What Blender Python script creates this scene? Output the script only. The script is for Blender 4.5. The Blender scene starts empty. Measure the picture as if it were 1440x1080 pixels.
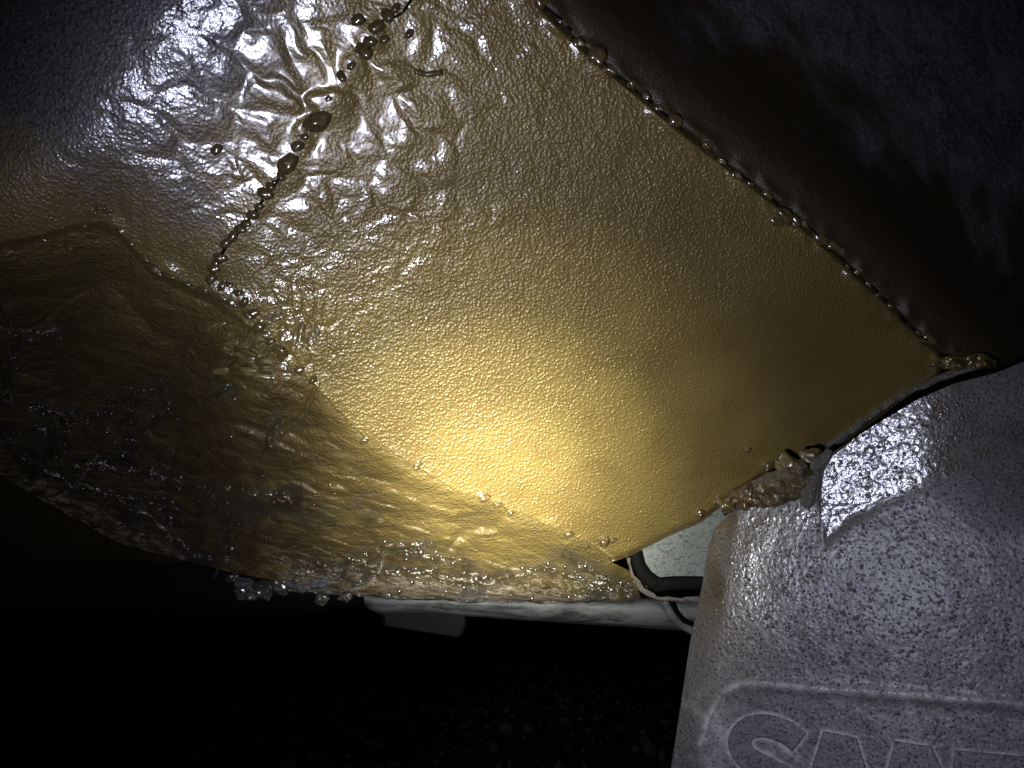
import bpy, bmesh, math, random
import numpy as np
from mathutils import Vector, Matrix

random.seed(7); RNG = np.random.default_rng(11)
S = bpy.context.scene

# ------------------------------------------------------------------ camera, light, exposure
W0, H0, FPX = 1440.0, 1080.0, 1175.0          # photograph size and focal length in its pixels
PITCH = math.radians(15.0)
CAM = np.array([0.0, 0.0, 0.26])
RV = np.array([1.0, 0, 0]); FV = np.array([0, math.cos(PITCH), math.sin(PITCH)]); UV = np.array([0, -math.sin(PITCH), math.cos(PITCH)])
cd = bpy.data.cameras.new('camera'); cam = bpy.data.objects.new('camera', cd); S.collection.objects.link(cam)
cd.sensor_width = 36.0; cd.lens = 36.0 * FPX / W0; cd.clip_start = 0.01; cd.clip_end = 500
cam.matrix_world = Matrix(((RV[0], UV[0], -FV[0], CAM[0]), (RV[1], UV[1], -FV[1], CAM[1]), (RV[2], UV[2], -FV[2], CAM[2]), (0, 0, 0, 1)))
S.camera = cam
S.view_settings.view_transform = 'Standard'; S.view_settings.look = 'None'
S.view_settings.exposure = 0.0; S.view_settings.gamma = 1.0

world = bpy.data.worlds.new('World'); S.world = world; world.use_nodes = True
world.node_tree.nodes['Background'].inputs[0].default_value = (0.7, 0.72, 1.0, 1)
world.node_tree.nodes['Background'].inputs[1].default_value = 0.0010      # night

def to_world(P):
    P = np.atleast_2d(P)
    return CAM + P[:, :1] * RV + P[:, 1:2] * UV + P[:, 2:3] * FV
def ray(px, py):
    px = np.asarray(px, float); py = np.asarray(py, float)
    return np.stack([(px - W0/2) / FPX, (H0/2 - py) / FPX, np.ones_like(px)], -1)

def spot(name, pos, aim_px, aim_d, energy, color, size, blend, radius):
    l = bpy.data.lights.new(name, 'SPOT'); l.energy = energy; l.color = color
    l.spot_size = math.radians(size); l.spot_blend = blend; l.shadow_soft_size = radius
    o = bpy.data.objects.new(name, l); S.collection.objects.link(o)
    p = Vector(to_world(np.array(pos))[0]); t = Vector(to_world(ray(*aim_px) * aim_d)[0])
    o.location = p; o.rotation_euler = (t - p).to_track_quat('-Z', 'Y').to_euler()
    return o
# the hand torch beside the lens: a warm hot core inside a wide cool spill
for nm, en, sz_ in (('torch_core', 58.0, 16), ('torch_ring', 36.0, 28), ('torch_halo', 13.0, 44)):
    spot(nm, (-0.05, -0.045, 0.0), (686, 700), 0.5, en, (1.0, 0.97, 0.78), sz_, 1.0, 0.006)
spot('torch_spill', (-0.06, -0.045, 0.0), (800, 520), 0.5, 7.2, (0.74, 0.77, 1.0), 100, 1.0, 0.010)

# ------------------------------------------------------------------ helpers
def tag(o, label=None, cat=None, group=None, kind=None):
    if label: o['label'] = label
    if cat: o['category'] = cat
    if group: o['group'] = group
    if kind: o['kind'] = kind
    return o
def empty(name, loc):
    o = bpy.data.objects.new(name, None); S.collection.objects.link(o); o.location = Vector(loc); o.empty_display_size = 0.05
    return o
def link_mesh(name, me, mat, parent=None):
    o = bpy.data.objects.new(name, me); S.collection.objects.link(o)
    if mat and not me.materials: me.materials.append(mat)
    if parent is not None: o.parent = parent
    return o
def mesh_np(name, V, F, mat, parent=None, attrs=None, smooth=True):
    V = np.asarray(V, float)
    if parent is not None: V = V - np.array(parent.location)
    me = bpy.data.meshes.new(name)
    if isinstance(F, np.ndarray):
        n, k = F.shape
        me.vertices.add(len(V)); me.vertices.foreach_set('co', V.astype(np.float32).ravel())
        me.loops.add(n * k); me.loops.foreach_set('vertex_index', F.astype(np.int32).ravel())
        me.polygons.add(n); me.polygons.foreach_set('loop_start', np.arange(0, n * k, k, dtype=np.int32))
        me.polygons.foreach_set('loop_total', np.full(n, k, dtype=np.int32))
        me.update(calc_edges=True)
    else:
        me.from_pydata([tuple(v) for v in V], [], F)
    me.polygons.foreach_set('use_smooth', np.full(len(me.polygons), smooth))
    for k_, a in (attrs or {}).items():
        at = me.attributes.new(k_, 'FLOAT', 'POINT'); at.data.foreach_set('value', np.asarray(a, np.float32))
    me.validate()
    return link_mesh(name, me, mat, parent)

PERM = np.concatenate([RNG.permutation(256)] * 3)
GR = RNG.normal(size=(256, 3)); GR /= np.linalg.norm(GR, axis=1, keepdims=True)
def gn(P, f=1.0, off=0.0):
    """gradient noise about -0.7..0.7 ; P (N,3)"""
    Q = P * f + off
    I = np.floor(Q).astype(int); D = Q - I; I &= 255
    U = D * D * D * (D * (D * 6 - 15) + 10)
    r = 0
    for dx in (0, 1):
        wx = U[:, 0] if dx else 1 - U[:, 0]
        for dy in (0, 1):
            wy = U[:, 1] if dy else 1 - U[:, 1]
            for dz in (0, 1):
                wz = U[:, 2] if dz else 1 - U[:, 2]
                h = PERM[PERM[PERM[I[:, 0] + dx] + I[:, 1] + dy] + I[:, 2] + dz]
                g = GR[h]
                r = r + wx * wy * wz * (g[:, 0] * (D[:, 0] - dx) + g[:, 1] * (D[:, 1] - dy) + g[:, 2] * (D[:, 2] - dz))
    return r * 1.4
def fbm(P, f, o=3, off=0.0):
    r = 0; a = 1
    for i in range(o):
        r = r + a * gn(P, f * 2 ** i, off + 13.7 * i); a *= 0.5
    return r
def worley(x, y, seed=0):
    """F1, F2 and a random value per cell"""
    ix, iy = np.floor(x).astype(int), np.floor(y).astype(int); f1 = np.full(x.shape, 9.0); f2 = f1.copy(); cid = np.zeros(x.shape)
    for dx in (-1, 0, 1):
        for dy in (-1, 0, 1):
            cx, cy = ix + dx, iy + dy; h = PERM[PERM[(cx + seed) & 255] + (cy & 255)]
            jx, jy = PERM[h] / 255.0, PERM[h + 91] / 255.0
            d = np.hypot(cx + jx - x, cy + jy - y); n1 = d < f1
            f2 = np.where(n1, f1, np.minimum(f2, d)); cid = np.where(n1, PERM[h + 37] / 255.0, cid); f1 = np.where(n1, d, f1)
    return f1, f2, cid
def cells(x, y, w, seed=0):
    f1, f2, c = worley(x, y, seed); return sst(0, w, f2 - f1) * (.55 + .45 * c) + .22 * (1 - f1 * f1)
def sst(a, b, x):
    t = np.clip((x - a) / (b - a), 0, 1); return t * t * (3 - 2 * t)
def gauss(px, py, cx, cy, rx, ry=None, ang=0):
    ry = ry or rx; c, s = math.cos(math.radians(ang)), math.sin(math.radians(ang))
    dx, dy = px - cx, py - cy
    return np.exp(-(((dx * c + dy * s) / rx) ** 2 + ((-dx * s + dy * c) / ry) ** 2))
def pl(pts):                                             # piecewise-linear x(y)
    ys = np.array([p[1] for p in pts], float); xs = np.array([p[0] for p in pts], float)
    return lambda y: np.interp(y, ys, xs)
def dist_poly(px, py, pts):
    d = np.full(px.shape, 1e9)
    for (ax, ay), (bx, by) in zip(pts[:-1], pts[1:]):
        vx, vy = bx - ax, by - ay; L = vx * vx + vy * vy + 1e-9
        t = np.clip(((px - ax) * vx + (py - ay) * vy) / L, 0, 1)
        d = np.minimum(d, np.hypot(px - ax - t * vx, py - ay - t * vy))
    return d
def grid_faces(nr, nc):
    i = np.arange(nr - 1)[:, None] * nc + np.arange(nc - 1)[None, :]
    i = i.ravel()
    return np.stack([i, i + nc, i + nc + 1, i + 1], 1)
def sheet(name, ys, left, right, nc, depth, disp, mat, parent, attrs=None, edge_back=None):
    """a sheet spanned row by row between two outlines, standing at depth(), with relief disp() (metres towards the viewer side)"""
    ys = np.asarray(ys, float); xl = left(ys); xr = np.maximum(right(ys), xl + 0.2)
    t = np.linspace(0, 1, nc)
    px = (xl[:, None] + (xr - xl)[:, None] * t).ravel(); py = np.repeat(ys, nc)
    z = depth(px, py); P = ray(px, py) * z[:, None]
    h = disp(P, px, py)
    P = P - ray(px, py) * h[:, None]
    at = attrs(P, px, py) if attrs else None
    F = grid_faces(len(ys), nc)
    return mesh_np(name, to_world(P), F, mat, parent, at)

# ------------------------------------------------------------------ materials
class N:
    def __init__(s, name):
        s.m = bpy.data.materials.new(name); s.m.use_nodes = True; s.t = s.m.node_tree
        s.b = s.t.nodes['Principled BSDF']; s.co = s.t.nodes.new('ShaderNodeTexCoord').outputs['Object']
    def set(s, **k):
        if 'Normal' in k and 'Coat_Weight' in k and 'Coat_Normal' not in k: k['Coat_Normal'] = k['Normal']
        for n, v in k.items():
            n = n.replace('_', ' ')
            if hasattr(v, 'links') or isinstance(v, bpy.types.NodeSocket): s.t.links.new(v, s.b.inputs[n])
            else: s.b.inputs[n].default_value = v
        return s
    def inp(s, node, i, v):
        if isinstance(v, bpy.types.NodeSocket): s.t.links.new(v, node.inputs[i])
        else: node.inputs[i].default_value = v
    def noise(s, scale, detail=3, rough=0.55, dist=0.0, co=None):
        n = s.t.nodes.new('ShaderNodeTexNoise'); s.t.links.new(co or s.co, n.inputs['Vector'])
        n.inputs['Scale'].default_value = scale; n.inputs['Detail'].default_value = detail
        n.inputs['Roughness'].default_value = rough; n.inputs['Distortion'].default_value = dist
        return n.outputs['Fac']
    def vor(s, scale, feature='F1', out='Distance', rnd=1.0):
        n = s.t.nodes.new('ShaderNodeTexVoronoi'); n.feature = feature; s.t.links.new(s.co, n.inputs['Vector'])
        n.inputs['Scale'].default_value = scale; n.inputs['Randomness'].default_value = rnd
        return n.outputs[out]
    def pebble(s, scale, lo=.05, hi=.62):
        n = s.t.nodes.new('ShaderNodeTexVoronoi'); n.feature = 'F1'; s.t.links.new(s.co, n.inputs['Vector'])
        n.inputs['Scale'].default_value = scale
        return s.ramp(n.outputs['Distance'], lo, hi, 1, 0)
    def mapping(s, scale, rot=(0, 0, 0)):
        n = s.t.nodes.new('ShaderNodeMapping'); s.t.links.new(s.co, n.inputs['Vector'])
        n.inputs['Scale'].default_value = scale; n.inputs['Rotation'].default_value = rot
        return n.outputs[0]
    def ramp(s, fac, *stops):
        n = s.t.nodes.new('ShaderNodeMapRange'); n.interpolation_type = 'SMOOTHSTEP'
        s.inp(n, 0, fac)
        for i, v in enumerate(stops): n.inputs[i + 1].default_value = v
        return n.outputs[0]
    def math(s, op, a, b=0.0):
        n = s.t.nodes.new('ShaderNodeMath'); n.operation = op; s.inp(n, 0, a); s.inp(n, 1, b); return n.outputs[0]
    def mix(s, fac, a, b):
        n = s.t.nodes.new('ShaderNodeMix'); n.data_type = 'RGBA'; s.inp(n, 0, fac)
        for i, v in ((6, a), (7, b)):
            if isinstance(v, bpy.types.NodeSocket): s.t.links.new(v, n.inputs[i])
            else: n.inputs[i].default_value = (*v, 1)
        return n.outputs[2]
    def attr(s, name):
        n = s.t.nodes.new('ShaderNodeAttribute'); n.attribute_name = name; return n.outputs['Fac']
    def bump(s, h, dist, strength=1.0, normal=None):
        n = s.t.nodes.new('ShaderNodeBump'); s.inp(n, 'Height', h); n.inputs['Distance'].default_value = dist
        s.inp(n, 'Strength', strength)
        if normal: s.t.links.new(normal, n.inputs['Normal'])
        return n.outputs[0]

GOLD = (0.200, 0.147, 0.043)
# wax-coated plate
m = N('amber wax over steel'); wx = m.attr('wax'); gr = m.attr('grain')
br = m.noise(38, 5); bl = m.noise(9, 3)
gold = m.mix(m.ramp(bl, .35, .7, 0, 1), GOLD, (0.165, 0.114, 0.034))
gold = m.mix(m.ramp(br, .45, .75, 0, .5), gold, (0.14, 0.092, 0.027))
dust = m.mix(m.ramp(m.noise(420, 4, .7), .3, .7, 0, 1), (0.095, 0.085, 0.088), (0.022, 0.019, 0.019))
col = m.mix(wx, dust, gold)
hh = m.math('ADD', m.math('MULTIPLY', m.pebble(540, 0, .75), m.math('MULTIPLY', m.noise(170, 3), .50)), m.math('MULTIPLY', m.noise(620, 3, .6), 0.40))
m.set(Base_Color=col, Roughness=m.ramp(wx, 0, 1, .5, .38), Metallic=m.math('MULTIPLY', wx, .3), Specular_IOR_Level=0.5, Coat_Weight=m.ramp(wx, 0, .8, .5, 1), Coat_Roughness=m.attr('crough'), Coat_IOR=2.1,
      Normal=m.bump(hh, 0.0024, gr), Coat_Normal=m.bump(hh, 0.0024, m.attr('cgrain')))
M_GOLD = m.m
# torn waxy underseal
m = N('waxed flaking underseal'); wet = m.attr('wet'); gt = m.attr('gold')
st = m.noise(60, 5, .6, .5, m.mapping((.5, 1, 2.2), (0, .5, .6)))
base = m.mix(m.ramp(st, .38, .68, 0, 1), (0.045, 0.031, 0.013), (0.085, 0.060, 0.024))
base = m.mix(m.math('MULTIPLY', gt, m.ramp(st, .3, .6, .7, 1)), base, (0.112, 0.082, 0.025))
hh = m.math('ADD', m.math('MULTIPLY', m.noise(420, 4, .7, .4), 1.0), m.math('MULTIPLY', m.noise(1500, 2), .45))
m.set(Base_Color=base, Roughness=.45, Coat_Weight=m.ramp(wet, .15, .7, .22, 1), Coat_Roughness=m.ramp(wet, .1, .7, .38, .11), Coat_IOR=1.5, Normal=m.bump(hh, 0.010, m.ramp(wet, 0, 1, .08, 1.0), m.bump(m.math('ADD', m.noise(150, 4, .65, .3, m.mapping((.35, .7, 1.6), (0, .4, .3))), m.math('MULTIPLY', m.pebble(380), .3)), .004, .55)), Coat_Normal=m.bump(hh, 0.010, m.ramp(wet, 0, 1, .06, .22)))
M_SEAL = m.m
# dark dusty side panel; wax colour darkened for the grazing light here
m = N('dusty painted panel'); wx = m.attr('wax')
dn = m.noise(30, 6, .7, .6); d2 = m.noise(260, 4, .7)
vstreak = m.noise(40, 4, .6, .2, m.mapping((3, .4, .4)))
dust = m.mix(m.ramp(dn, .32, .72, 0, 1), (0.025, 0.024, 0.027), (0.135, 0.130, 0.145))
dust = m.mix(m.ramp(d2, .45, .7, 0, .8), dust, (0.24, 0.23, 0.26))
dust = m.mix(m.ramp(vstreak, .5, .75, 0, .6), dust, (0.03, 0.03, 0.035))
m.set(Base_Color=m.mix(wx, dust, (0.042, 0.029, 0.011)), Roughness=m.ramp(wx, 0, 1, .85, .5), Coat_Weight=m.math('MULTIPLY', wx, .5), Coat_Roughness=.25,
      Normal=m.bump(m.math('ADD', m.noise(380, 4), m.noise(1100, 2)), 0.0012, .7))
M_SIDE = m.m
# glossy wax drops
m = N('amber wax drop')
m.set(Base_Color=m.mix(m.noise(90, 2), (0.17, 0.122, 0.038), (0.11, 0.078, 0.026)), Roughness=.32, Metallic=.45, Coat_Weight=1.0, Coat_Roughness=.15, Coat_IOR=1.8,
      Normal=m.bump(m.noise(260, 2), 0.0012, .5))
M_DROP = m.m
m = N('clear glint bead'); m.set(Base_Color=(0.03, 0.026, 0.02, 1), Roughness=.2, Coat_Weight=1.0, Coat_Roughness=.2, Coat_IOR=2.0); M_GLINT = m.m
m = N('gold wax lump')
m.set(Base_Color=m.mix(m.ramp(m.noise(120, 4), .35, .65, 0, 1), (0.075, 0.052, 0.016), (0.028, 0.02, 0.008)), Roughness=.4, Coat_Weight=1.0, Coat_Roughness=.06, Coat_IOR=1.5,
      Normal=m.bump(m.noise(420, 3), 0.0025, .8))
M_LUMP = m.m
# plastic mud flap
m = N('gritty grey plastic'); dirt = m.attr('dirt'); wx = m.attr('wax')
pits = m.ramp(m.vor(380), .12, .30, 1, 0); pitsel = m.ramp(m.noise(75, 3), .36, .54, 0, 1)
pit2 = m.ramp(m.vor(430), .12, .26, 1, 0)
fine = m.noise(700, 3, .7); cl = m.noise(16, 5, .6)
g = m.mix(m.ramp(cl, .3, .7, 0, 1), (0.120, 0.117, 0.114), (0.195, 0.19, 0.186))
g = m.mix(m.ramp(fine, .38, .62, 0, .9), g, (0.065, 0.062, 0.065))
g = m.mix(m.math('MULTIPLY', m.math('MULTIPLY', pits, pitsel), m.ramp(m.noise(30, 3), .3, .7, .3, .95)), g, (0.035, 0.033, 0.034))
g = m.mix(m.math('MULTIPLY', pit2, .45), g, (0.06, 0.055, 0.055))
g = m.mix(m.math('MULTIPLY', dirt, m.ramp(m.noise(120, 4, .7), .3, .6, .25, 1)), g, (0.40, 0.39, 0.385))
brown = m.mix(m.noise(60, 4), (0.075, 0.055, 0.028), (0.038, 0.028, 0.015))
g = m.mix(m.math('MULTIPLY', wx, m.ramp(m.noise(45, 4), .35, .6, .5, 1)), g, brown)
grit = m.math('MULTIPLY', m.ramp(m.vor(300), .05, .42, 1, 0), m.ramp(m.noise(210, 2), .50, .60, 0, 1))
hb = m.math('SUBTRACT', m.math('ADD', m.math('ADD', m.math('MULTIPLY', m.pebble(420, 0, .7), m.math('MULTIPLY', m.noise(180, 2), .12)), m.math('MULTIPLY', grit, .6)), m.math('MULTIPLY', m.math('MULTIPLY', wx, m.noise(420, 2)), .5)), m.math('MULTIPLY', pits, .4))
m.set(Base_Color=g, Roughness=.48, Specular_IOR_Level=.35, Coat_Weight=m.ramp(wx, .1, 1, .16, 1), Coat_Roughness=m.ramp(wx, .3, 1, .27, .23), Coat_IOR=m.ramp(wx, .2, 1, 1.5, 1.7), Normal=m.bump(hb, 0.0017, .85), Coat_Normal=m.bump(hb, 0.0017, m.ramp(wx, .2, .9, .75, .30)))
M_FLAP = m.m
# pale speckled inner bracket
m = N('pale speckled metal')
sp = m.ramp(m.noise(300, 3, .7, .8, m.mapping((1, 1, 1.9))), .52, .60, 0, 1)
m.set(Base_Color=m.mix(m.math('MULTIPLY', sp, .85), (0.13, 0.137, 0.125), (0.012, 0.05, 0.045)), Roughness=.6, Normal=m.bump(m.noise(500, 3), 0.0008, .5))
M_PALE = m.m
m = N('black rubber'); m.set(Base_Color=(0.004, 0.004, 0.004, 1), Roughness=.8, Specular_IOR_Level=.1, Normal=m.bump(m.noise(200, 3), 0.001, .4)); M_RUB = m.m
m = N('worn grey metal')
wn = m.noise(34, 6, .7, .5, m.mapping((.35, 1, 1.5)))
m.set(Base_Color=m.mix(m.ramp(wn, .36, .62, 0, 1), (0.035, 0.036, 0.04), (0.19, 0.197, 0.21)), Roughness=.5, Normal=m.bump(m.noise(260, 4), 0.001, .5)); M_RAIL = m.m
m = N('dark grey metal'); m.set(Base_Color=m.mix(m.noise(30, 5), (0.035, 0.036, 0.042), (0.07, 0.072, 0.08)), Roughness=.7); M_DARK = m.m
m = N('bare wet metal')
m.set(Base_Color=m.mix(m.noise(150, 4), (0.17, 0.165, 0.145), (0.08, 0.066, 0.04)), Metallic=.3, Roughness=.35, Coat_Weight=1.0, Coat_Roughness=.1, Normal=m.bump(m.noise(480, 4, .7), 0.0028, .8)); M_WET = m.m
m = N('dark wet crumb'); m.set(Base_Color=m.mix(m.noise(160, 3), (0.022, 0.021, 0.02), (0.05, 0.045, 0.04)), Roughness=.4, Coat_Weight=.6, Coat_Roughness=.1, Normal=m.bump(m.noise(380, 3), .003, .7)); M_CRUMB = m.m
m = N('dark gravel soil')
m.set(Base_Color=m.mix(m.ramp(m.noise(60, 6, .7), .35, .7, 0, 1), (0.012, 0.011, 0.011), (0.04, 0.038, 0.038)), Roughness=.95, Normal=m.bump(m.noise(120, 6, .7), 0.02, .8)); M_GND = m.m
m = N('grey gravel stone'); m.set(Base_Color=m.mix(m.noise(14, 4), (0.025, 0.024, 0.024), (0.085, 0.082, 0.082)), Roughness=.85); M_STONE = m.m

# ------------------------------------------------------------------ outlines of the panels
CR0 = None
RC = [(712, -50), (745, -15), (757, 4), (812, 60), (858, 100), (925, 155), (995, 212), (1060, 262), (1100, 293), (1160, 345), (1212, 393), (1250, 428), (1296, 475), (1325, 500)]
LOWER = [(1325, 500), (1322, 528), (1262, 568), (1195, 618), (1120, 655), (1075, 668), (1030, 700), (985, 735), (945, 752), (905, 772), (885, 782), (862, 790)]
CR = [(-60, 350), (0, 342), (60, 330), (110, 316), (140, 312), (168, 326), (215, 380), (262, 403), (300, 419), (345, 455), (385, 495), (440, 540), (512, 618), (586, 658), (640, 690), (690, 706), (745, 728), (800, 752), (835, 768), (860, 790.5)]
BOT = [(-60, 640), (0, 668), (90, 722), (170, 765), (330, 806), (430, 824), (520, 836), (640, 842), (760, 845)]
WELD = [(600, -60), (545, 20), (510, 75), (445, 170), (402, 232), (350, 305), (300, 385), (270, 430)]

def wobble(pts, step, amp, seed):
    out = []; g = random.Random(seed)
    for (ax, ay), (bx, by) in zip(pts[:-1], pts[1:]):
        k = max(1, int(math.hypot(bx - ax, by - ay) / step))
        for i in range(k):
            t = i / k; j = 0 if i == 0 else g.uniform(-amp, amp)
            out.append((ax + (bx - ax) * t + j, ay + (by - ay) * t))
    return out + [pts[-1]]
CRW = CR[:1] + wobble(CR[1:], 9, 3.0, 3)
nA = np.array([0.225, -0.41, -0.92]); nA /= np.linalg.norm(nA)
pA = ray(720, 540) * 0.50
def tA(px, py):
    r = ray(px, py); return float(nA @ pA) / (r @ nA)
weld_x = pl(WELD)
CRX = list(np.maximum.accumulate([c[0] for c in CRW])); CRY = [c[1] for c in CRW]
def dAB(px, py):
    below = np.clip(py - np.interp(px, CRX, CRY), 0, None) * (px < 862)
    return dAB0(px, py) * (1 + .004 * sst(0, 4, below) + 3.0 * below / FPX * .75)
def dAB0(px, py):
    wob = np.clip(weld_x(np.clip(py, -60, 430)) - px, 0, None) * 0.84          # px left of the weld
    t = tA(px, py)
    k = wob / FPX
    up = np.interp(px, CRX, CRY) - py                      # px above the crease: the panel rolls over into the underseal
    t = t * (1 + 2.6 * (np.clip(125 - up, 0, 210) / FPX) ** 2 * sst(400, 230, px))
    return t * (1 + -0.40 * k * k + 9.0 * np.clip(k - .13, 0, None) ** 3)
def groove(n, w):                                         # flat cells parted by grooves
    return sst(0, w, np.abs(n))
def hAB(P, px, py):
    A = gauss(px, py, 470, 150, 290, 225, -10)
    B = gauss(px, py, 520, 190, 430, 290, -10)
    Wp = P + 0.005 * np.stack([gn(P, 60, 3.1), gn(P, 60, 9.7), 0 * px], 1)
    wx_, wy_ = Wp[:, 0] + .25 * Wp[:, 1], Wp[:, 1]
    C1 = cells(wx_ * 44 + .22 * gn(P, 90, 2), wy_ * 56 + .22 * gn(P, 90, 7), .62, 3); C2 = cells(wx_ * 88, wy_ * 125, .6, 17); C3 = cells(wx_ * 210, wy_ * 270, .6, 29)
    fine = gn(P * [.8, 1.15, 1], 300, 2.2)
    sl = fbm(P, 14, 2, 3.3); mid = fbm(Wp, 70, 2, 9.3)
    M = np.clip(B - 1.05 * A, 0, 1)
    h = (.00150 * A) * C1 * sst(-.9, .1, gn(P, 40, 6.6)) + (.00016 * A + .00050 * M) * C2 + .00030 * M * C3 + .00042 * A * gn(Wp, 36, 3.9) + .00009 * fine * (.6 + B - 1.1 * A) + .0003 * sl * (.3 + A) + .00006 * A * mid
    # folds along the weld and its pulled stringers
    dW = dist_poly(px, py, WELD); h += 0.0008 * np.exp(-(dW / 18) ** 2) * (0.6 + gn(P, 60, 4.4)) * sst(420, 370, py)
    # streaks of pulled wax near the lower right corner
    cs = gauss(px, py, 1220, 520, 110, 60, -30)
    h += 0.0006 * cs * gn(np.stack([px * .3 + py * .95, (px * .95 - py * .3) * .15, 0 * px], 1), .06, .3)
    # rolled edges
    dR = dist_poly(px, py, RC); lump = 0.6 + 0.8 * gn(P, 55, 1.2)
    h += 0.0021 * np.exp(-((dR - 8) / 8) ** 2) * np.clip(.3 + 1.6 * gn(P, 85, 1.2), -.2, 2) - 0.005 * np.exp(-(dR / 3.0) ** 2)
    dL = dist_poly(px, py, LOWER); h += 0.0009 * np.exp(-((dL - 8) / 8) ** 2) * (0.5 + gn(P, 70, 7)) - 0.004 * np.exp(-(dL / 3.5) ** 2)
    dC = dist_poly(px, py, CR); h += 0.0014 * np.exp(-(dC / 14) ** 2) * (0.2 + 1.3 * gn(P, 60, 2.7)) * sst(120, 330, px)
    dRg = dist_poly(px, py, [(160, 315), (215, 372), (262, 395), (300, 408), (345, 432)]); h += .003 * np.exp(-(dRg / 12) ** 2) * (.6 + .9 * gn(P, 70, 6.1))
    kn = gauss(px, py, 415, 465, 48, 62); q2 = P + .004 * np.stack([gn(P, 70, 2), gn(P, 70, 5), 0 * px], 1)
    h += .0020 * kn * (cells(q2[:, 0] * 130, q2[:, 1] * 60, .3, 5) - .4)
    return h
def aAB(P, px, py):
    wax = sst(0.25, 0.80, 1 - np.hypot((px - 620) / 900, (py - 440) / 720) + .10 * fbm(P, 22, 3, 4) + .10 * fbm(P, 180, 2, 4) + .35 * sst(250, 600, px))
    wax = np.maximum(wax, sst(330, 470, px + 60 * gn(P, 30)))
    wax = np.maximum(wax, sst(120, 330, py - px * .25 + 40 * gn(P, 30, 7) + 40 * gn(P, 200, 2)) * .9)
    soft = gauss(px, py, 1150, 560, 180, 130)
    return {'wax': np.clip(wax, 0, 1), 'cgrain': np.clip(.36 - .35 * gauss(px, py, 450, 140, 300, 225) - .30 * soft, .02, 1), 'crough': .24 - .05 * gauss(px, py, 450, 150, 300, 230), 'grain': .70 - .45 * soft - .35 * gauss(px, py, 470, 150, 230, 180)}
left_AB = lambda y: np.full_like(y, -60.0)
right_pts = RC[:-1] + LOWER[:1] + LOWER[1:]
car = empty('car_underbody', to_world(ray(720, 540) * 0.5)[0])
tag(car, 'vehicle underbody panels coated in golden amber rustproofing wax, with beaded seams and flaking edges', 'car underbody')
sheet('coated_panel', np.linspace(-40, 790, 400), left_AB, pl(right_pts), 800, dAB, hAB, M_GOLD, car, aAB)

# torn underseal below the crease
cr_x = pl(CR[4:] + [(892, 800), (900, 846)])
def dC_(px, py):
    dcr = dist_poly(px, py, CR); k = dcr / FPX * sst(-20, 40 + 150 * sst(440, 300, px), dcr)
    base = dAB0(px, py)
    wob = np.clip(300 - px, 0, None) / FPX
    dB = dist_poly(px, py, BOT + [(900, 840)])
    return base * (1 + 1.15 * k - .3 * np.clip(60 - dB, 0, None) / FPX * sst(15, 60, dcr)) + 0.010 * sst(420, 300, px) * sst(700, 420, py)
def streaks(px, py, seed, ang, fs, fl):
    c, s = math.cos(math.radians(ang)), math.sin(math.radians(ang))
    return np.stack([(px * c + py * s) * fl, (-px * s + py * c) * fs, np.full_like(px, seed)], 1)
def hC(P, px, py):
    warp = 25 * gn(np.stack([px, py, 0 * px], 1), .008, 3)
    s1 = gn(streaks(px, py + warp, .5, 22, .035, .006), 1.0, 4.2)
    s2 = gn(streaks(px, py + warp * .6, .5, 18, .09, .012), 1.0, 9.2)
    s3 = fbm(np.stack([px, py, 0 * px], 1), .03, 4, 1.5)
    tear = 1 - sst(0, .10, np.abs(gn(streaks(px, py + 2 * warp, 2.5, -32, .016, .007), 1.0, 2.2)))
    tear *= sst(.0, .35, gn(np.stack([px, py, 0 * px], 1), .011, 6.6) + .15)
    lump = gauss(px, py, 395, 488, 75, 60)
    kc = cells((px + .5 * warp) * .036, (py + .2 * px) * .075, .35, 7)
    rim = np.exp(-((dist_poly(px, py, BOT + [(900, 840)])) / 26) ** 2)
    h = .0035 * s1 + .0016 * s2 + .0024 * s3 - .006 * tear + .006 * lump * (kc - .3) + .0016 * cells(px * .022 + .004 * py + .02 * warp, py * .05 - .012 * px, .4, 11) * (1 - lump)
    h += rim * (.006 + .006 * gn(np.stack([px, py * 1.8, 0 * px], 1), .045, 5.5) + .003 * gn(np.stack([px, py, 0 * px], 1), .12, 1.5) + .005 * cells(px * .05 + .4 * warp * .05, py * .10 + .02 * px, .5, 13) + .002 * cells(px * .12, py * .2, .5, 23))
    dcr = dist_poly(px, py, CR[4:]); h *= (.25 + .75 * sst(0, 40, dcr) + .6 * lump) * (.4 + .6 * sst(60, 420, px + .6 * (py - 500)))
    return h
WETL = [[(0, 430), (28, 478), (5, 560), (60, 575), (110, 585), (80, 640)], [(10, 620), (80, 600), (130, 590)], [(40, 470), (85, 465)], [(120, 600), (170, 560), (225, 545)], [(140, 610), (180, 600), (190, 560)],
        [(230, 540), (240, 580), (180, 620)], [(100, 650), (200, 660), (300, 690), (400, 700)], [(30, 640), (100, 680), (180, 700), (250, 715)], [(240, 750), (275, 785), (320, 775), (325, 730)], [(150, 690), (230, 740), (260, 770)],
        [(390, 590), (370, 640)], [(300, 560), (320, 545)], [(370, 690), (410, 705)], [(420, 800), (480, 800), (540, 770), (600, 765)], [(520, 805), (600, 805), (680, 820), (770, 800), (890, 835)], [(560, 770), (640, 790)], [(790, 780), (850, 815), (885, 835)]]
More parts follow.
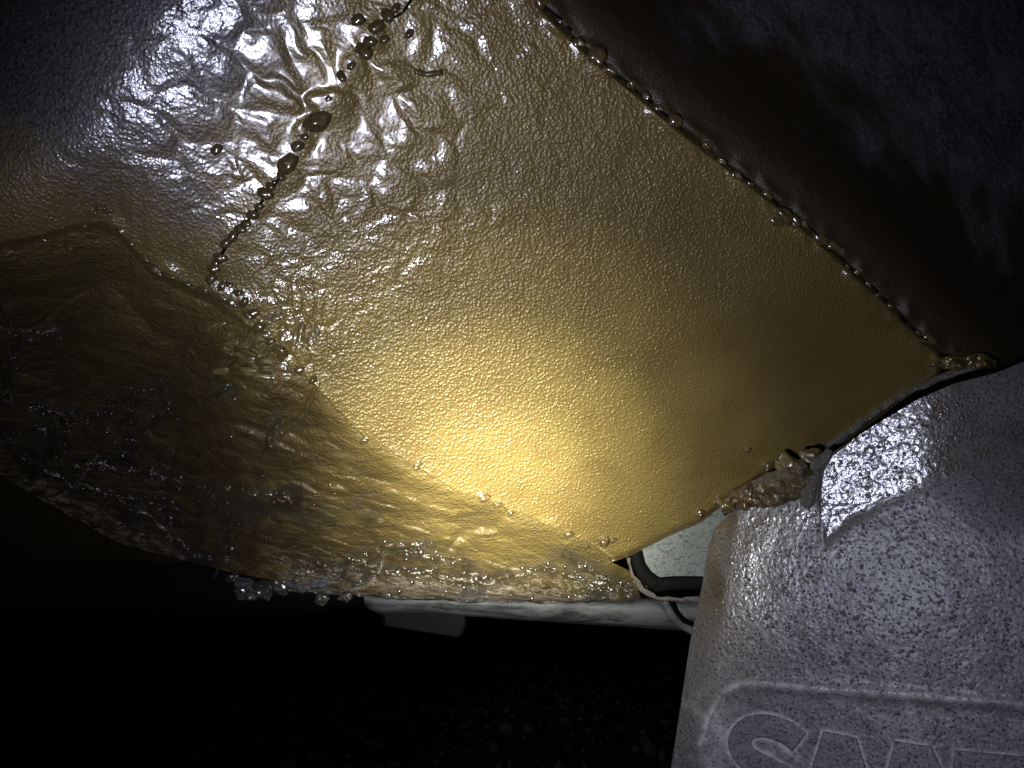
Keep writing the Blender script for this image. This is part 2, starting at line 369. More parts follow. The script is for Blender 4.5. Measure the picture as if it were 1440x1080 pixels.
def aC(P, px, py):
    d = np.full(px.shape, 1e9)
    for l in WETL: d = np.minimum(d, dist_poly(px, py, l))
    q = np.stack([px, py, 0 * px], 1)
    wet = np.exp(-(d / (15 + 10 * gn(q, .03))) ** 2) * (.75 + .6 * gn(q, .06, 2)) + .55 * sst(.1, .45, fbm(q, .014, 3, 3.7)) * sst(560, 660, py)
    rim = np.exp(-((dist_poly(px, py, BOT + [(900, 840)])) / 30) ** 2)
    wet = np.clip(wet + .12 * rim + .25 * gn(q, .05, 5), 0, 1)
    dcr = dist_poly(px, py, CR[4:])
    near = np.exp(-(dcr / (20 + 110 * sst(420, 280, px) + 26 * gn(q, .02, 3))) ** 2)
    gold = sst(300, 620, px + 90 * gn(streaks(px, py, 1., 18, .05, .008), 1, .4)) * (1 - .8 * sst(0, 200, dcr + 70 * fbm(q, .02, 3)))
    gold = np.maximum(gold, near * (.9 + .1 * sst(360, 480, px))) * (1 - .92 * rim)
    return {'wet': wet, 'gold': np.clip(gold, 0, 1)}
leftC = pl([(-60, 296), (-60, 640), (0, 668), (90, 722), (170, 765), (330, 806), (430, 824), (520, 836), (640, 842), (760, 846)])
CRF = [(150, 296)] + [c for c in CRW if c[0] > 163 and c[1] > 318] + [(892, 806), (902, 846)]
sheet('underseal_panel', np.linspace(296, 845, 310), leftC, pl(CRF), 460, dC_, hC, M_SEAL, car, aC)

# dark side panel beyond the beaded seam
rc_x = pl(RC)
RC_BASE = tA
def dD(px, py):
    d = dist_poly(px, py, RC + [(1480, 640)]) / FPX
    return tA(px, py) * (1 + 1.4 * sst(0, .13, d) * d + 1.0 * d * d) + .003
def hD(P, px, py):
    d = dist_poly(px, py, RC)
    crease = dist_poly(px, py, [(1020, -40), (1050, 10), (1145, 85), (1250, 190), (1330, 300)])
    return .0045 * np.exp(-((d - 10) / 11) ** 2) * (.5 + 1.2 * gn(P, 75, 3)) + .0006 * fbm(P, 60, 3, 2) - .0008 * np.exp(-(crease / 3) ** 2) - .004 * np.exp(-(d / 3) ** 2)
def aD(P, px, py):
    d = dist_poly(px, py, RC)
    return {'wax': np.clip(1 - sst(90, 260, d + 110 * fbm(P, 16, 3, 1.3) - .12 * py), 0, 1)}
gapw = lambda y: 1.2 + 3.2 * np.clip(np.sin(y * .26) * .5 + np.sin(y * .11 + 1) * .7, 0, 1)
sheet('side_panel', np.linspace(-40, 512, 240), lambda y: rc_x(y) + gapw(y) + np.interp(y, [495, 512], [0, 55]), lambda y: np.full_like(y, 1490.0), 240, dD, hD, M_SIDE, car, aD)

# ------------------------------------------------------------------ beads, strings and lumps on the seams
def blob_mesh(name, seed, rough=.22, sub=3):
    bm = bmesh.new(); bmesh.ops.create_icosphere(bm, subdivisions=sub, radius=1)
    V = np.array([v.co for v in bm.verts]); d = 1 + rough * gn(V, 1.1, seed * 3.1) + rough * .5 * gn(V, 2.6, seed * 7.7)
    for v, k in zip(bm.verts, d): v.co *= float(k)
    me = bpy.data.meshes.new(name); bm.to_mesh(me); bm.free()
    me.polygons.foreach_set('use_smooth', np.full(len(me.polygons), True)); return me
DROPS = [blob_mesh('wax_drop', i, .38) for i in range(5)]
BEADS = [blob_mesh('wax_drop', 40 + i, .30) for i in range(4)]
LUMPS = [blob_mesh('wax_lump', 20 + i, .55, 4) for i in range(4)]
def plain(name, c1, c2, **k):                            # for small pieces whose own coordinates run from -1 to 1
    n = N(name); n.set(Base_Color=n.mix(n.ramp(n.noise(2.2, 4), .35, .65, 0, 1), c1, c2), Coat_Weight=1.0, Coat_IOR=1.7, **k); return n.m
SMALL = {M_DROP: plain('amber wax bead', (0.11, 0.077, 0.027), (0.06, 0.042, 0.016), Roughness=.3, Metallic=.2, Coat_Roughness=.13),
         M_LUMP: plain('underseal flake', (0.13, 0.093, 0.028), (0.07, 0.05, 0.017), Roughness=.5, Coat_Roughness=.2),
         M_CRUMB: plain('small dark crumb', (0.022, 0.021, 0.02), (0.06, 0.055, 0.05), Roughness=.4, Coat_Roughness=.12)}
def put(name, me, mat, px, py, z, r_px, parent, flat=(1, 1, .6), ang=0, lift=0.3):
    """r_px radius in photo pixels at that depth"""
    r = r_px / FPX * z; mat = SMALL.get(mat, mat)
    o = bpy.data.objects.new(name, me); S.collection.objects.link(o)
    if not me.materials: me.materials.append(mat)
    P = to_world(ray(px, py) * (z - r * lift))[0]
    o.parent = parent; o.location = Vector(P - np.array(parent.location))
    B = Matrix((RV, UV, -FV)).transposed().to_4x4()
    o.rotation_euler = (B @ Matrix.Rotation(math.radians(ang), 4, 'Z')).to_euler()
    o.scale = (r * flat[0], r * flat[1], r * flat[2])
    return o
def at_AB(px, py): return float(dAB(np.array([px], float), np.array([py], float))[0])
def at_C(px, py): return float(dC_(np.array([px], float), np.array([py], float))[0])
def lumpy_strip(name, pts, wid, zfn, mat, parent, seed, amp=.004, attrs=None):
    """an uneven rounded ribbon along a line; wid = half width in pixels per point"""
    P = []; n = 13; L = []
    for i in range(len(pts) - 1):
        k = max(3, int(math.hypot(pts[i + 1][0] - pts[i][0], pts[i + 1][1] - pts[i][1]) / 3))
        for t in np.linspace(0, 1, k, endpoint=(i == len(pts) - 2)):
            L.append(((pts[i][0] * (1 - t) + pts[i + 1][0] * t), (pts[i][1] * (1 - t) + pts[i + 1][1] * t), wid[i] * (1 - t) + wid[i + 1] * t))
    for i, (x, y, w) in enumerate(L):
        a = L[max(i - 1, 0)]; b = L[min(i + 1, len(L) - 1)]; dx, dy = b[0] - a[0], b[1] - a[1]; l = math.hypot(dx, dy) or 1
        for k in range(n):
            q = (k / (n - 1) * 2 - 1); P.append((x - dy / l * q * w, y + dx / l * q * w, q, w, x, y))
    P = np.array(P); px, py, q, w = P[:, 0], P[:, 1], P[:, 2], P[:, 3]
    z = np.repeat([zfn(a, b) for a, b, _ in L], n)
    R3 = np.stack([px, py, np.full_like(px, seed)], 1)
    h = np.sqrt(np.clip(1 - q * q, 0, 1)) * w / FPX * .5 * .6 + amp * fbm(R3, .06, 3, seed) * (1 - q * q) - .003 * (np.abs(q) > .95)
    px = px + 3 * gn(R3, .08, 2); py = py + 3 * gn(R3, .08, 7)
    return mesh_np(name, to_world(ray(px, py) * (z - h)[:, None]), grid_faces(len(L), n), mat, parent, attrs)
seam = [(757, 4, 11), (788, 28, 8), (811, 58, 12), (836, 78, 11), (858, 100, 11), (884, 118, 9), (905, 136, 7), (921, 151, 7), (945, 170, 8), (975, 182, 6), (988, 205, 6), (1010, 224, 6), (1031, 243, 6),
        (1057, 258, 8), (1080, 275, 8), (1098, 300, 10), (1115, 309, 8), (1128, 313, 7), (1152, 334, 7), (1168, 348, 6), (1190, 375, 6), (1205, 385, 6), (1222, 400, 6), (1235, 415, 5), (1250, 430, 8), (1286, 470, 6), (1304, 480, 8), (1249, 461, 4), (1090, 312, 6)]
for i, (x, y, r) in enumerate(seam):
    put('wax_drop', DROPS[i % 5], M_DROP, x + 2 + random.uniform(-4, 5), y + random.uniform(-3, 3), at_AB(x, y) + .0004, r * random.uniform(.55, 1.4), car, (random.uniform(.95, 1.5), random.uniform(.7, .95), .62), -42 + random.uniform(-22, 22), .1)
weldd = [(418, 205, 8), (428, 192, 6), (395, 248, 7), (386, 256, 5), (364, 290, 7), (346, 314, 6), (328, 332, 7), (309, 362, 8), (303, 370, 6), (322, 400, 6), (344, 424, 7), (356, 440, 7), (364, 460, 8), (380, 480, 7), (398, 500, 6), (420, 520, 6), (462, 138, 6), (494, 92, 7), (520, 58, 8), (556, 12, 7), (545, 22, 9), (512, 72, 14), (530, 38, 9), (575, 48, 8), (503, 28, 8), (540, 55, 7), (480, 108, 9), (445, 171, 15), (304, 210, 8), (404, 230, 15), (380, 262, 6), (372, 272, 12), (355, 302, 9), (338, 322, 9), (318, 342, 9), (300, 378, 9), (297, 392, 8), (312, 402, 7), (335, 412, 6)]
for i, (x, y, r) in enumerate(weldd):
    put('wax_drop', BEADS[(i + 2) % 4], M_DROP, x, y, at_AB(x, y) - .0012, r * random.uniform(.8, 1.15), car, (1.2, .85, .7), random.uniform(-60, 60), .25)
for i, (x, y, r) in enumerate([(440, 534, 5), (512, 620, 5), (586, 656, 5), (681, 700, 6), (700, 710, 5), (718, 720, 5), (800, 752, 5), (826, 765, 5), (850, 762, 6), (1053, 633, 3), (985, 722, 5), (1012, 706, 6), (1080, 657, 7), (640, 732, 4), (862, 690 + 70, 4)]):
    put('wax_drop', DROPS[i % 5], M_LUMP if False else M_DROP, x, y, at_AB(x, y) - .0015, r * 1.15, car, (1.2, .85, .8), random.uniform(0, 90))
# golden lumps of torn underseal at the corner of the crease
for i, (x, y, r, a, f) in enumerate([(420, 465, 22, 80, .5), (400, 474, 16, 60, .6), (441, 470, 18, 70, .4), (352, 500, 22, 0, .4), (366, 525, 28, -8, .35), (395, 512, 12, 10, .8), (398, 527, 18, -5, .5), (335, 482, 20, 10, .4), (385, 445, 13, 20, .7), (338, 425, 12, 30, .7), (318, 520, 20, 10, .35), (372, 470, 14, 45, .7), (310, 455, 16, 30, .4)]):
    put('underseal_flake', LUMPS[i % 4], M_LUMP, x, y, min(at_C(x, y), at_AB(x, y)) - .001, r, car, (.8, f * .8, .2), a, .05)
for i, (x, y, r, a) in enumerate([(168, 322, 8, 50), (182, 340, 9, 50), (200, 360, 8, 45), (218, 378, 11, 40), (238, 388, 8, 25), (262, 398, 8, 20), (285, 408, 9, 20), (305, 415, 11, 30), (325, 425, 8, 30), (348, 443, 7, 40), (372, 470, 7, 60), (392, 492, 10, 30),
        (128, 300, 5, 0), (140, 292, 7, 0), (152, 296, 6, 0), (118, 318, 4, 0), (60, 338, 5, 0), (82, 345, 5, 0), (98, 350, 4, 0), (50, 347, 4, 0)]):
    put('wax_drop', DROPS[i % 5], M_DROP, x, y, min(at_AB(x, y), at_C(x, y)) - .001, r * .9, car, (1.35, .75, .6), -a)
# strings of wax
def tube(name, pts3, rad, mat, parent, n=8):
    pts3 = [np.array(p, float) for p in pts3]; V = []; F = []
    for i, p in enumerate(pts3):
        t = pts3[min(i + 1, len(pts3) - 1)] - pts3[max(i - 1, 0)]; t /= np.linalg.norm(t)
        a = np.cross(t, [0.3, 0.2, 1]); a /= np.linalg.norm(a); b = np.cross(t, a)
        r = rad[i] if hasattr(rad, '__len__') else rad
        for k in range(n): V.append(p + r * (math.cos(2 * math.pi * k / n) * a + math.sin(2 * math.pi * k / n) * b))
    for i in range(len(pts3) - 1):
        for k in range(n): F.append((i * n + k, i * n + (k + 1) % n, (i + 1) * n + (k + 1) % n, (i + 1) * n + k))
    F.append(tuple(range(n))[::-1]); F.append(tuple(range((len(pts3) - 1) * n, len(pts3) * n)))
    return mesh_np(name, np.array(V), F, mat, parent)
def px_tube(name, pts, zfn, rad_px, mat, parent, lift=.001):
    out = []; rr = []
    for i in range(len(pts) - 1):
        for t in np.linspace(0, 1, 5)[: (5 if i == len(pts) - 2 else 4)]:
            x = pts[i][0] * (1 - t) + pts[i + 1][0] * t; y = pts[i][1] * (1 - t) + pts[i + 1][1] * t; z = zfn(x, y) - lift
            out.append(to_world(ray(x, y) * z)[0]); rr.append(rad_px / FPX * z * random.uniform(.75, 1.2))
    return tube(name, out, rr, mat, parent)
for p in ([(402, 232), (392, 252), (374, 275)], [(374, 275), (355, 303)], [(355, 303), (320, 342), (300, 378)], [(578, 0), (566, 18), (545, 30)]):
    px_tube('wax_string', p, at_AB, 2.0, M_RUB, car, .0022)
px_tube('wax_string', [(582, 100), (600, 105), (622, 102)], at_AB, 4, M_GOLD if False else M_DROP, car)
for (x0, y0, _), (x1, y1, _) in zip(seam[:-2], seam[1:-2]):  # raised black strips put in for the dark of the seam gap
    if random.random() < .3: continue
    a, b = random.uniform(.0, .45), random.uniform(.55, 1.0)
    px_tube('seam_gap_shade', [(x0 + (x1 - x0) * a + 2, y0 + (y1 - y0) * a), (x0 + (x1 - x0) * b + 2, y0 + (y1 - y0) * b)], at_AB, random.uniform(.8, 2.0), M_RUB, car, .0014)

# wet crumpled edge where the plate meets the flap
pEf = ray(1180, 880) * 0.51; nEf = np.array([-0.45, 0.17, -0.88])
zL = lambda x, y: float(nEf @ pEf / (nEf @ ray(x, y)))            # where the flap's top stands
zE0 = lambda x, y: at_AB(min(x, 1300), y) - .002
lumpy_strip('wet_edge', [(1138, 648), (1163, 629), (1197, 606), (1246, 571), (1287, 547), (1328, 529), (1372, 516)], [8, 6, 4, 4, 4, 5, 4], zE0, M_WET, car, 1.3, .003)
lumpy_strip('wet_edge', [(1312, 508), (1350, 512), (1378, 508), (1402, 514)], [7, 12, 12, 7], lambda x, y: at_AB(1310, 500) + .004, M_DROP, car, 4.3, .008)
lumpy_strip('waxed_bracket_edge', [(1015, 716), (1045, 700), (1085, 690), (1120, 678), (1140, 660)], [10, 17, 26, 28, 20], lambda x, y: zL(x, y) - .001, M_LUMP, car, 8.1, .008)
put('wax_lump', LUMPS[1], M_DROP, 1107, 664, zL(1107, 664) + .004, 21, car, (.85, 1.15, .7), 15)
put('wax_lump', LUMPS[2], M_DROP, 1140, 641, zL(1140, 641) + .006, 13, car, (1, .8, .7), 15)
g3 = random.Random(4)
for i in range(34):
    t = g3.random(); x = 1018 + 120 * t; y = 716 - 52 * t + g3.uniform(-15, 17) * (.5 + t * .5); rr = 2.5 + 5.5 * g3.random() ** 2
    put('wax_drop', DROPS[i % 5], M_DROP, x, y, zL(x, y) - .006, rr, car, (1.2, .8, .7), g3.uniform(0, 180), .1)

lumpy_strip('wet_edge', [(1168, 634), (1150, 652), (1140, 680), (1136, 706), (1134, 716)], [5, 10, 13, 12, 3], lambda x, y: zL(x, y) - .0015, M_WET, car, 2.2, .002)
# hole with a pale bracket and its black rubber lip, and the flange round it
zP = lambda x, y: at_AB(900, 775) + .022
zR = lambda x, y: at_AB(900, 775) + .012
sheet('inner_bracket', np.linspace(690, 826, 40), pl([(985, 690), (930, 735), (893, 772), (896, 842)]), lambda y: np.full_like(y, 1075.0), 50, lambda px, py: np.full(px.shape, zP(0, 0)) - (py - 760) * 2.2e-5, lambda P, px, py: .0004 * fbm(P, 60, 3), M_PALE, car)
def ribbon(name, pts, w, zfn, mat, parent, thick):
    L = []
    for i in range(len(pts) - 1):
        for t in np.linspace(0, 1, 8, endpoint=(i == len(pts) - 2)):
            L.append((pts[i][0] * (1 - t) + pts[i + 1][0] * t, pts[i][1] * (1 - t) + pts[i + 1][1] * t, w[i] * (1 - t) + w[i + 1] * t))
    prof = [(-1, 1), (-1, .2), (-.75, 0), (.75, 0), (1, .2), (1, 1)]; V = []
    for i, (x, y, ww) in enumerate(L):
        a = L[max(i - 1, 0)]; b = L[min(i + 1, len(L) - 1)]; dx, dy = b[0] - a[0], b[1] - a[1]; l = math.hypot(dx, dy) or 1
        for q, d in prof: V.append(to_world(ray(x - dy / l * q * ww, y + dx / l * q * ww) * (zfn(x, y) + d * thick))[0])
    return mesh_np(name, np.array(V), grid_faces(len(L), len(prof)), mat, parent)
ribbon('rubber_lip', [(893, 776), (899, 797), (908, 812), (924, 823), (945, 820), (975, 820), (1040, 822)], [9, 8.5, 10, 10, 9, 9, 9], zR, M_RUB, car, .012)
lumpy_strip('bare_flange', [(884, 784), (889, 808), (903, 830), (925, 842), (960, 843), (1010, 842)], [3, 3, 4, 3, 4, 4], lambda x, y: at_AB(900, 775) + .006, M_WET, car, 3.7, .001)
lumpy_strip('torn_lip', [(318, 812), (350, 824), (400, 824), (440, 828), (490, 834)], [4, 8, 9, 7, 5], lambda x, y: at_C(x, min(y, 842)) - .003, M_CRUMB, car, 2.7, .007)
lumpy_strip('torn_lip', [(485, 833), (560, 838), (700, 842), (800, 842), (890, 838)], [3, 5, 5, 6, 4], lambda x, y: at_C(x, min(y, 842)) - .001, M_CRUMB, car, 6.7, .007)
# crumbs and clear drops hanging from the torn rim
zrim = lambda x, y: at_C(x, min(y, 830)) - .004
for i, (x, y, r, f, a, mt) in enumerate([(352, 832, 17, .75, 10, M_CRUMB), (395, 822, 15, .9, 80, M_CRUMB), (420, 815, 9, 1.2, 85, M_CRUMB), (425, 822, 17, .6, 5, M_DARK), (452, 818, 13, .6, 8, M_DARK), (375, 835, 8, 1, 0, M_CRUMB), (452, 842, 8, 1.1, 80, M_CRUMB), (487, 840, 9, .7, 20, M_CRUMB), (330, 812, 7, .8, 0, M_CRUMB), (505, 818, 14, .4, 20, M_CRUMB), (345, 820, 12, .6, 0, M_DARK), (545, 838, 6, .8, 0, M_CRUMB)]):
    me = LUMPS[i % 4].copy() if mt is not M_LUMP else LUMPS[i % 4]
    if mt is not M_LUMP: me.materials.clear(); me.materials.append(SMALL.get(mt, mt))
    put('hanging_crumb', me, mt, x, y, zrim(x, y), r, car, (1, f, .8), a)
px_tube('rust_splinter', [(307, 797), (304, 808), (300, 817)], zrim, 2.0, M_WET, car)
px_tube('rust_splinter', [(443, 830), (460, 830), (476, 830)], zrim, 1.6, M_WET, car)

# ragged wet ridges of torn wax
m = N('dark wet wax ridge'); m.set(Base_Color=m.mix(m.noise(90, 3), (0.03, 0.022, 0.009), (0.065, 0.046, 0.016)), Roughness=.4, Coat_Weight=1.0, Coat_Roughness=.13, Coat_IOR=1.7, Normal=m.bump(m.noise(330, 3), .003, .6)); M_RIDGE = m.m
g4 = random.Random(8)
for l in WETL:
    lp = wobble(l, 14, 5, g4.randint(0, 999)); lp = [(x, min(y + g4.uniform(-4, 4), float(np.interp(x, [b[0] for b in BOT] + [890], [b[1] for b in BOT] + [842])) - 3)) for x, y in lp]
    if len(lp) < 2: continue
    lumpy_strip('torn_ridge', lp, [g4.uniform(1.0, 5.5) for _ in lp], lambda x, y: at_C(x, y) - float(hC(ray(np.array([x]), np.array([y])) * at_C(x, y), np.array([x]), np.array([y]))[0]) - .0004, M_RIDGE, car, g4.uniform(1, 9), .0035)
# tiny glossy spheres added to give the torn edges their glints (too many to count)
ico = bmesh.new(); bmesh.ops.create_icosphere(ico, subdivisions=2, radius=1); ico.verts.index_update()
JV = np.array([v.co for v in ico.verts]); JF = np.array([[v.index for v in f.verts] for f in ico.faces]); ico.free()
pp = []
for l in WETL:
    for (ax, ay), (bx, by) in zip(l[:-1], l[1:]):
        k = int(math.hypot(bx - ax, by - ay) * .36)
        t = RNG.random(k); pp += list(zip(ax + (bx - ax) * t + RNG.normal(0, 5.5, k), ay + (by - ay) * t + RNG.normal(0, 5.5, k)))
q = np.stack([RNG.uniform(20, 480, 160), RNG.uniform(560, 760, 160)], 1); pp += [tuple(v) for v in q if abs(v[1] - (640 + .12 * v[0])) < 70 * RNG.random()]
t = RNG.random(70); pp += list(zip(330 + 560 * t, np.interp(330 + 560 * t, [330, 520, 640, 890], [804, 826, 830, 834]) + RNG.normal(0, 12, 70)))
pp = np.array([p for p in pp if p[1] < np.interp(p[0], [b[0] for b in BOT] + [890], [b[1] for b in BOT] + [842]) - 2 and p[1] > np.interp(p[0], [c_[0] for c_ in CR], [c_[1] for c_ in CR]) + 6])
zz = dC_(pp[:, 0], pp[:, 1]); hz = hC(ray(pp[:, 0], pp[:, 1]) * zz[:, None], pp[:, 0], pp[:, 1])
ctr = to_world(ray(pp[:, 0], pp[:, 1]) * (zz - hz - .0008)[:, None]); rad = (.6 + 2.2 * RNG.random(len(pp)) ** 3) * np.where(pp[:, 1] > 770, 1.15, 1) / FPX * zz
VV = JV[None] * rad[:, None, None] * RNG.uniform(.5, 1.8, (len(pp), 1, 3)) + ctr[:, None]
FF = JF[None] + (np.arange(len(pp)) * len(JV))[:, None, None]
tag(mesh_np('glint_beads', VV.reshape(-1, 3), FF.reshape(-1, 3), M_GLINT, car), kind='stuff')

# ------------------------------------------------------------------ mud flap
nE = np.array([-0.45, 0.17, -0.88]); nE /= np.linalg.norm(nE)
pE = ray(1180, 880) * 0.51
FOLD = [(1150, 785), (1168, 762), (1200, 735), (1245, 712), (1290, 695), (1340, 674), (1380, 660), (1440, 640), (1500, 622)]
STEP = [(1190, 622), (1165, 640), (1150, 664), (1148, 700), (1154, 740), (1160, 775)]
fold_y = lambda x: np.interp(x, [p[0] for p in FOLD], [p[1] for p in FOLD])
step_x = pl(STEP)
def glossy(px, py):
    return sst(0, 7, px - step_x(np.clip(py, 622, 775))) * sst(-8, 20, fold_y(px) - py)
def tE(px, py):
    r = ray(px, py); return float(nE @ pE) / (r @ nE)
def dE(px, py):
    t = tE(px, py)
    up = np.clip(fold_y(px) - py, 0, None) / FPX
    g = glossy(px, py)
    t = t + g * .0022 + g * up * t * (-.10) - g * t * .02 * np.clip(px - 1150, 0, 200) / FPX
    lx = np.clip(1010 - (py - 740) * .16 + 30 - px, 0, None) / FPX
    t = t + 1.2 * t * lx * lx * 9
    rx = np.clip(px - 1290, 0, None) / FPX
    t = t + t * 2.2 * rx * rx * sst(760, 600, py)
    return t
BORD = [(985, 1050), (1002, 1000), (1016, 974), (1040, 962), (1080, 962), (1150, 970), (1250, 976), (1350, 984), (1500, 998)]
def hE(P, px, py):
    g = glossy(px, py)
    h = g * (.00014 * cells(P[:, 0] * 230 + gn(P, 90), P[:, 1] * 260, .8, 8) + .00022 * gn(P, 130, 5)) * sst(1420, 1300, px)
    big = gauss(px, py, 1195, 625, 60, 40)
    h += g * big * .0006 * cells(P[:, 0] * 75 + gn(P, 60), P[:, 1] * 75, .9, 9)
    h += .0005 * fbm(P, 25, 3) + .00009 * gn(P, 330, 2)
    dB = dist_poly(px, py, BORD)
    inside = py - np.interp(px, [p[0] for p in BORD], [p[1] for p in BORD])
    h += .0009 * np.exp(-(dB / 9) ** 2) - .0009 * sst(0, 12, inside)
    return h
# letters: outlines in photo pixels (only their upper parts are in view)
def stroke(pts, w):
    L = []; R_ = []
    for i, (x, y) in enumerate(pts):
        a = pts[max(i - 1, 0)]; b = pts[min(i + 1, len(pts) - 1)]; dx, dy = b[0] - a[0], b[1] - a[1]; l = math.hypot(dx, dy)
        L.append((x - dy / l * w, y + dx / l * w)); R_.append((x + dy / l * w, y - dx / l * w))
    return L, R_
def spline(pts, n=6):
    out = []
    P = [pts[0]] + list(pts) + [pts[-1]]
    for i in range(1, len(P) - 2):
        for t in np.linspace(0, 1, n, endpoint=(i == len(P) - 3)):
            p0, p1, p2, p3 = (np.array(P[i + k], float) for k in (-1, 0, 1, 2))
            out.append(tuple(.5 * ((2 * p1) + (p2 - p0) * t + (2 * p0 - 5 * p1 + 4 * p2 - p3) * t * t + (3 * p1 - p0 - 3 * p2 + p3) * t ** 3)))
    return out
S_C = spline([(1124, 1044), (1105, 1030), (1078, 1021), (1052, 1025), (1040, 1044), (1052, 1066), (1085, 1084), (1116, 1104), (1122, 1130), (1090, 1148), (1050, 1140), (1022, 1118)])
W_P = [(1158, 1028), (1204, 1038), (1226, 1100), (1258, 1042), (1310, 1050), (1346, 1118), (1376, 1058 + 4), (1420, 1068), (1390, 1190), (1330, 1180), (1290, 1110), (1250, 1170), (1190, 1160), (1128, 1110)]
W_P = [(1158, 1028), (1204, 1038), (1222, 1092), (1246, 1094), (1258, 1042), (1310, 1050), (1332, 1100), (1318, 1175), (1272, 1168), (1262, 1128), (1240, 1165), (1192, 1158), (1138, 1092)]
T_P = [(1342, 1055), (1480, 1068), (1484, 1100), (1440, 1098), (1434, 1175), (1390, 1170), (1394, 1092), (1340, 1086)]
LET_EDGES = []
Ls, Rs = stroke(S_C, 16); S_P = Ls + Rs[::-1]
for P_ in (S_P, W_P, T_P): LET_EDGES.append(P_ + [P_[0]])
def aE(P, px, py):
    q = np.stack([px, py, 0 * px], 1)
    d = np.full(px.shape, 1e9)
    for l in LET_EDGES: d = np.minimum(d, dist_poly(px, py, l))
    dB = dist_poly(px, py, BORD)
    dirt = 1.1 * np.exp(-(np.clip(d - 1, 0, None) / 3.5) ** 2) + 1.0 * np.exp(-(dB / 6) ** 2) * (.7 + .8 * gn(q, .05)) + .5 * gauss(px, py, 1105, 1052, 36, 14, 28) + .45 * gauss(px, py, 1010, 1050, 22, 60) + .35 * sst(.1, .5, fbm(q, .03, 3, 2)) * sst(950, 1000, py)
    g = glossy(px, py)
    wax = g * sst(1450, 1290, px + 80 * fbm(q, .02, 3)) * (.55 + .45 * sst(-4, 22, fold_y(px) - py + 14 * fbm(q, .05, 2))) + .9 * gauss(px, py, 1020, 785, 42, 75) + .4 * gauss(px, py, 1060, 860, 110, 110) + .7 * gauss(px, py, 1110, 728, 70, 18, -8) + .25 * gauss(px, py, 1200, 770, 50, 22, -20) + .35 * gauss(px, py, 1060, 760, 110, 80)
    return {'dirt': np.clip(dirt, 0, 1), 'wax': np.clip(wax, 0, 1)}
flap = empty('mud_flap', to_world(ray(1180, 1100) * 0.51)[0])
tag(flap, 'gritty grey mud flap with raised lettering and a wet waxed top corner', 'mud flap')
leftE = pl([(1460, 500), (1402, 524), (1340, 540), (1290, 562), (1230, 598), (1180, 630), (1150, 652), (1110, 676), (1060, 704), (1028, 722), (1008, 740), (998, 765), (988, 825), (972, 900), (957, 1000), (938, 1120)])
sheet('flap_sheet', np.linspace(502, 1115, 420), leftE, lambda y: np.full_like(y, 1490.0), 330, dE, hE, M_FLAP, flap, aE)
def zE(x, y): return float((dE(np.array([x], float), np.array([y], float)) )[0])
ribbon('flap_rim', [(1150, 654), (1060, 706), (1028, 724), (1008, 742), (998, 767), (988, 827), (972, 902), (957, 1002), (938, 1122)], [1.5] * 9, lambda x, y: zE(x, y) + .0005, M_DARK, flap, .006)
def letter(P_, name='embossed_letter', h=.0011):
    P_ = np.array(P_, float)
    n = len(P_); dn = np.roll(P_, -1, 0) - np.roll(P_, 1, 0); nrm = np.stack([dn[:, 1], -dn[:, 0]], 1); nrm /= np.linalg.norm(nrm, axis=1, keepdims=True) + 1e-9
    area = np.sum(P_[:, 0] * np.roll(P_[:, 1], -1) - np.roll(P_[:, 0], -1) * P_[:, 1])
    if area < 0: nrm = -nrm
    V = []; 
    for off, lift in ((2.2, -.0012 - .0010), (-.2, h * .75 - .0012), (-2.0, h - .0012)):
        for p, nn in zip(P_, nrm): 
            x, y = p + nn * off; V.append(to_world(ray(x, y) * (zE(x, y) - lift))[0])
    F = []
    for k in range(2):
        for i in range(n): F.append((k * n + i, k * n + (i + 1) % n, (k + 1) * n + (i + 1) % n, (k + 1) * n + i))
    return V, F, n
def make_letter(P_, strip=None):
    V, F, n = letter(P_)
    if strip:
        k = n // 2
        for i in range(k - 1): F.append((2 * n + i, 2 * n + i + 1, 2 * n + n - 2 - i, 2 * n + n - 1 - i))
    else: F.append(tuple(2 * n + i for i in range(n)))
    o = mesh_np('embossed_letter', np.array(V), F, M_FLAP, flap, {'dirt': np.zeros(len(V)) + .06, 'wax': np.zeros(len(V))}, smooth=False)
    return o
make_letter(S_P, True); make_letter(W_P); make_letter(T_P)

# ------------------------------------------------------------------ rail and tab seen below the torn rim
rail = empty('chassis_rail', to_world(ray(740, 870) * .92)[0])
tag(rail, 'worn grey metal rail running across below the golden panel, with a rounded left end', 'rail')
def prism(name, pts, z0, z1, mat, parent, rnd=.012):
    pts = [np.array(p, float) for p in pts]; n = len(pts); V = []; c = sum(pts) / n
    for z, s in ((z0, .0), (z0 - 0, 0), (z1, 0)):
        pass
    rings = [(z0, -4), (z0 + rnd * .4, -1.2), (z0 + rnd, 0), (z1, 0)]
    for z, s in rings:
        for p in pts:
            d = (c - p) / (np.linalg.norm(c - p) + 1e-9); q = p - d * s * 1.0
            V.append(to_world(ray(q[0], q[1]) * z)[0])
    F = [tuple(range(n))]
    for k in range(3):
        for i in range(n): F.append((k * n + i, (k + 1) * n + i, (k + 1) * n + (i + 1) % n, k * n + (i + 1) % n))
    return mesh_np(name, np.array(V), F, mat, parent, smooth=False)
RY = [(-26, 0), (-14, .0), (0, .004), (14, .012), (22, .024), (26, .05), (27, .1)]
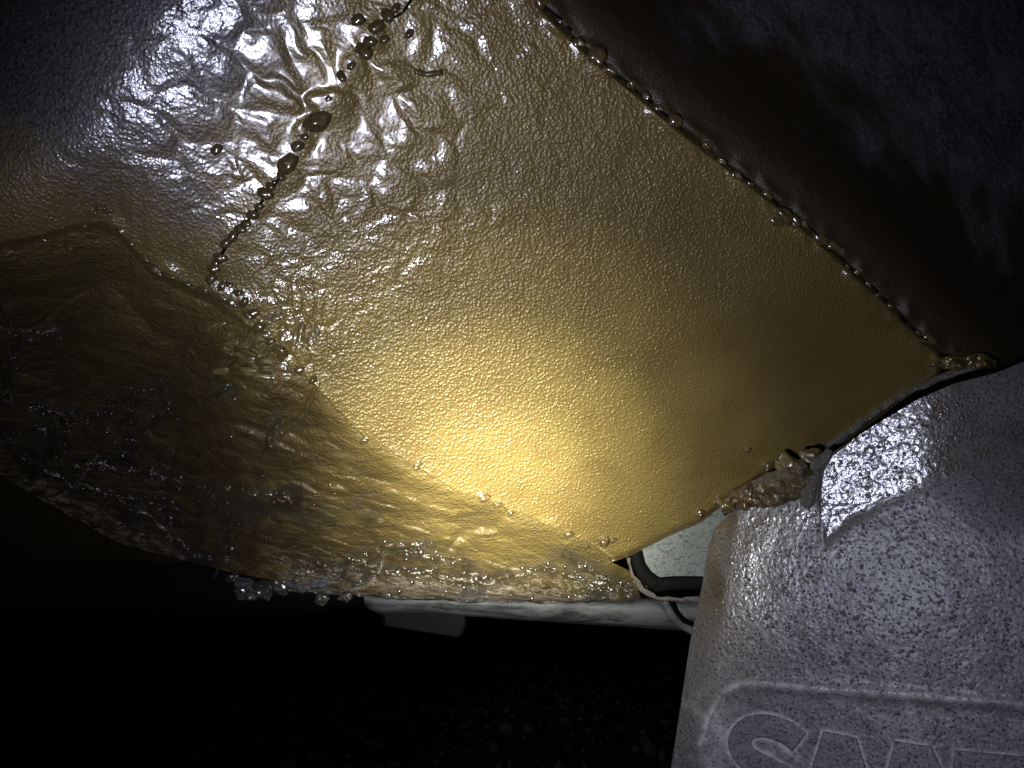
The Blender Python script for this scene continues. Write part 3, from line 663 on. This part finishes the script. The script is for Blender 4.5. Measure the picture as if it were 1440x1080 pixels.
def rail_sheet():
    xs = np.linspace(512, 1000, 90); V = []
    for x in xs:
        y0 = np.interp(x, [512, 1000], [836, 846]); y1 = np.interp(x, [512, 520, 535, 560, 600, 1000], [850, 858, 864, 864, 863, 890])
        for q, d in ((-.1, .06), (0, .006), (.15, 0), (.5, 0), (.8, .004), (.93, .014), (1, .035), (1.0, .12)):
            V.append(to_world(ray(x, y0 + (y1 - y0) * q) * (.92 + d))[0])
    return mesh_np('rail_web', np.array(V), grid_faces(90, 8), M_RAIL, rail)
rail_sheet()
prism('rail_tab', [(536, 858), (656, 858), (656, 880), (650, 894), (644, 897), (590, 889), (540, 880)], 1.5, 1.53, M_DARK, rail)
ribbon('rail_bracket', [(934, 846), (942, 862), (954, 876), (975, 888), (1010, 896)], [6, 6, 6, 6, 6], lambda x, y: .89, M_RAIL, rail, .02)
ribbon('bracket_seal', [(945, 848), (951, 862), (961, 874), (980, 882), (1010, 884)], [2, 2, 2, 2, 2], lambda x, y: .885, M_RUB, rail, .02)
side = empty('far_sill', to_world(ray(380, 850) * 1.9)[0])
tag(side, 'dim dark grey sill far behind the torn rim at left of the rail', 'sill')
def far():
    V = []
    for x in np.linspace(180, 540, 40):
        y1 = np.interp(x, [180, 240, 420, 540], [872, 868, 866, 846])
        for q, d in ((0, .0), (.5, 0), (.85, .01), (1, .05), (1, .15)): V.append(to_world(ray(x, 800 + (y1 - 800) * q) * (1.9 + d))[0])
    return mesh_np('sill_face', np.array(V), grid_faces(40, 5), M_DARK, side)
far()

# ------------------------------------------------------------------ ground
xs = np.concatenate([np.linspace(-60, -3, 12), np.linspace(-2.6, 2.6, 120), np.linspace(3, 60, 12)]); ysg = np.concatenate([np.linspace(-20, .3, 8), np.linspace(.5, 5, 110), np.linspace(5.5, 120, 16)])
X, Y = np.meshgrid(xs, ysg); G = np.stack([X.ravel(), Y.ravel(), np.zeros(X.size)], 1); G[:, 2] = .02 * fbm(G, 3, 4, 2)
tag(mesh_np('ground', G, grid_faces(len(ysg), len(xs)), M_GND), kind='structure')
ico = bmesh.new(); bmesh.ops.create_icosphere(ico, subdivisions=1, radius=1); IV = np.array([v.co for v in ico.verts]); ico.verts.index_update(); IF = np.array([[v.index for v in f.verts] for f in ico.faces]); ico.free()
n = 4200; px_ = RNG.uniform(-1.6, 1.6, n); py_ = RNG.uniform(.7, 4.2, n); sz = RNG.uniform(.002, .007, n) * (1 + RNG.random(n) ** 6 * 1.5)
VV = IV[None] * (1 + .35 * RNG.normal(size=(n, len(IV), 1)) * .6) * (sz[:, None, None] * RNG.uniform(.6, 1.3, (n, 1, 3))) + np.stack([px_, py_, sz * .3 + .003], 1)[:, None]
FF = IF[None] + (np.arange(n) * len(IV))[:, None, None]
tag(mesh_np('gravel', VV.reshape(-1, 3), FF.reshape(-1, 3), M_STONE, smooth=False), 'loose dark grey gravel scattered over the ground', 'gravel', kind='stuff')
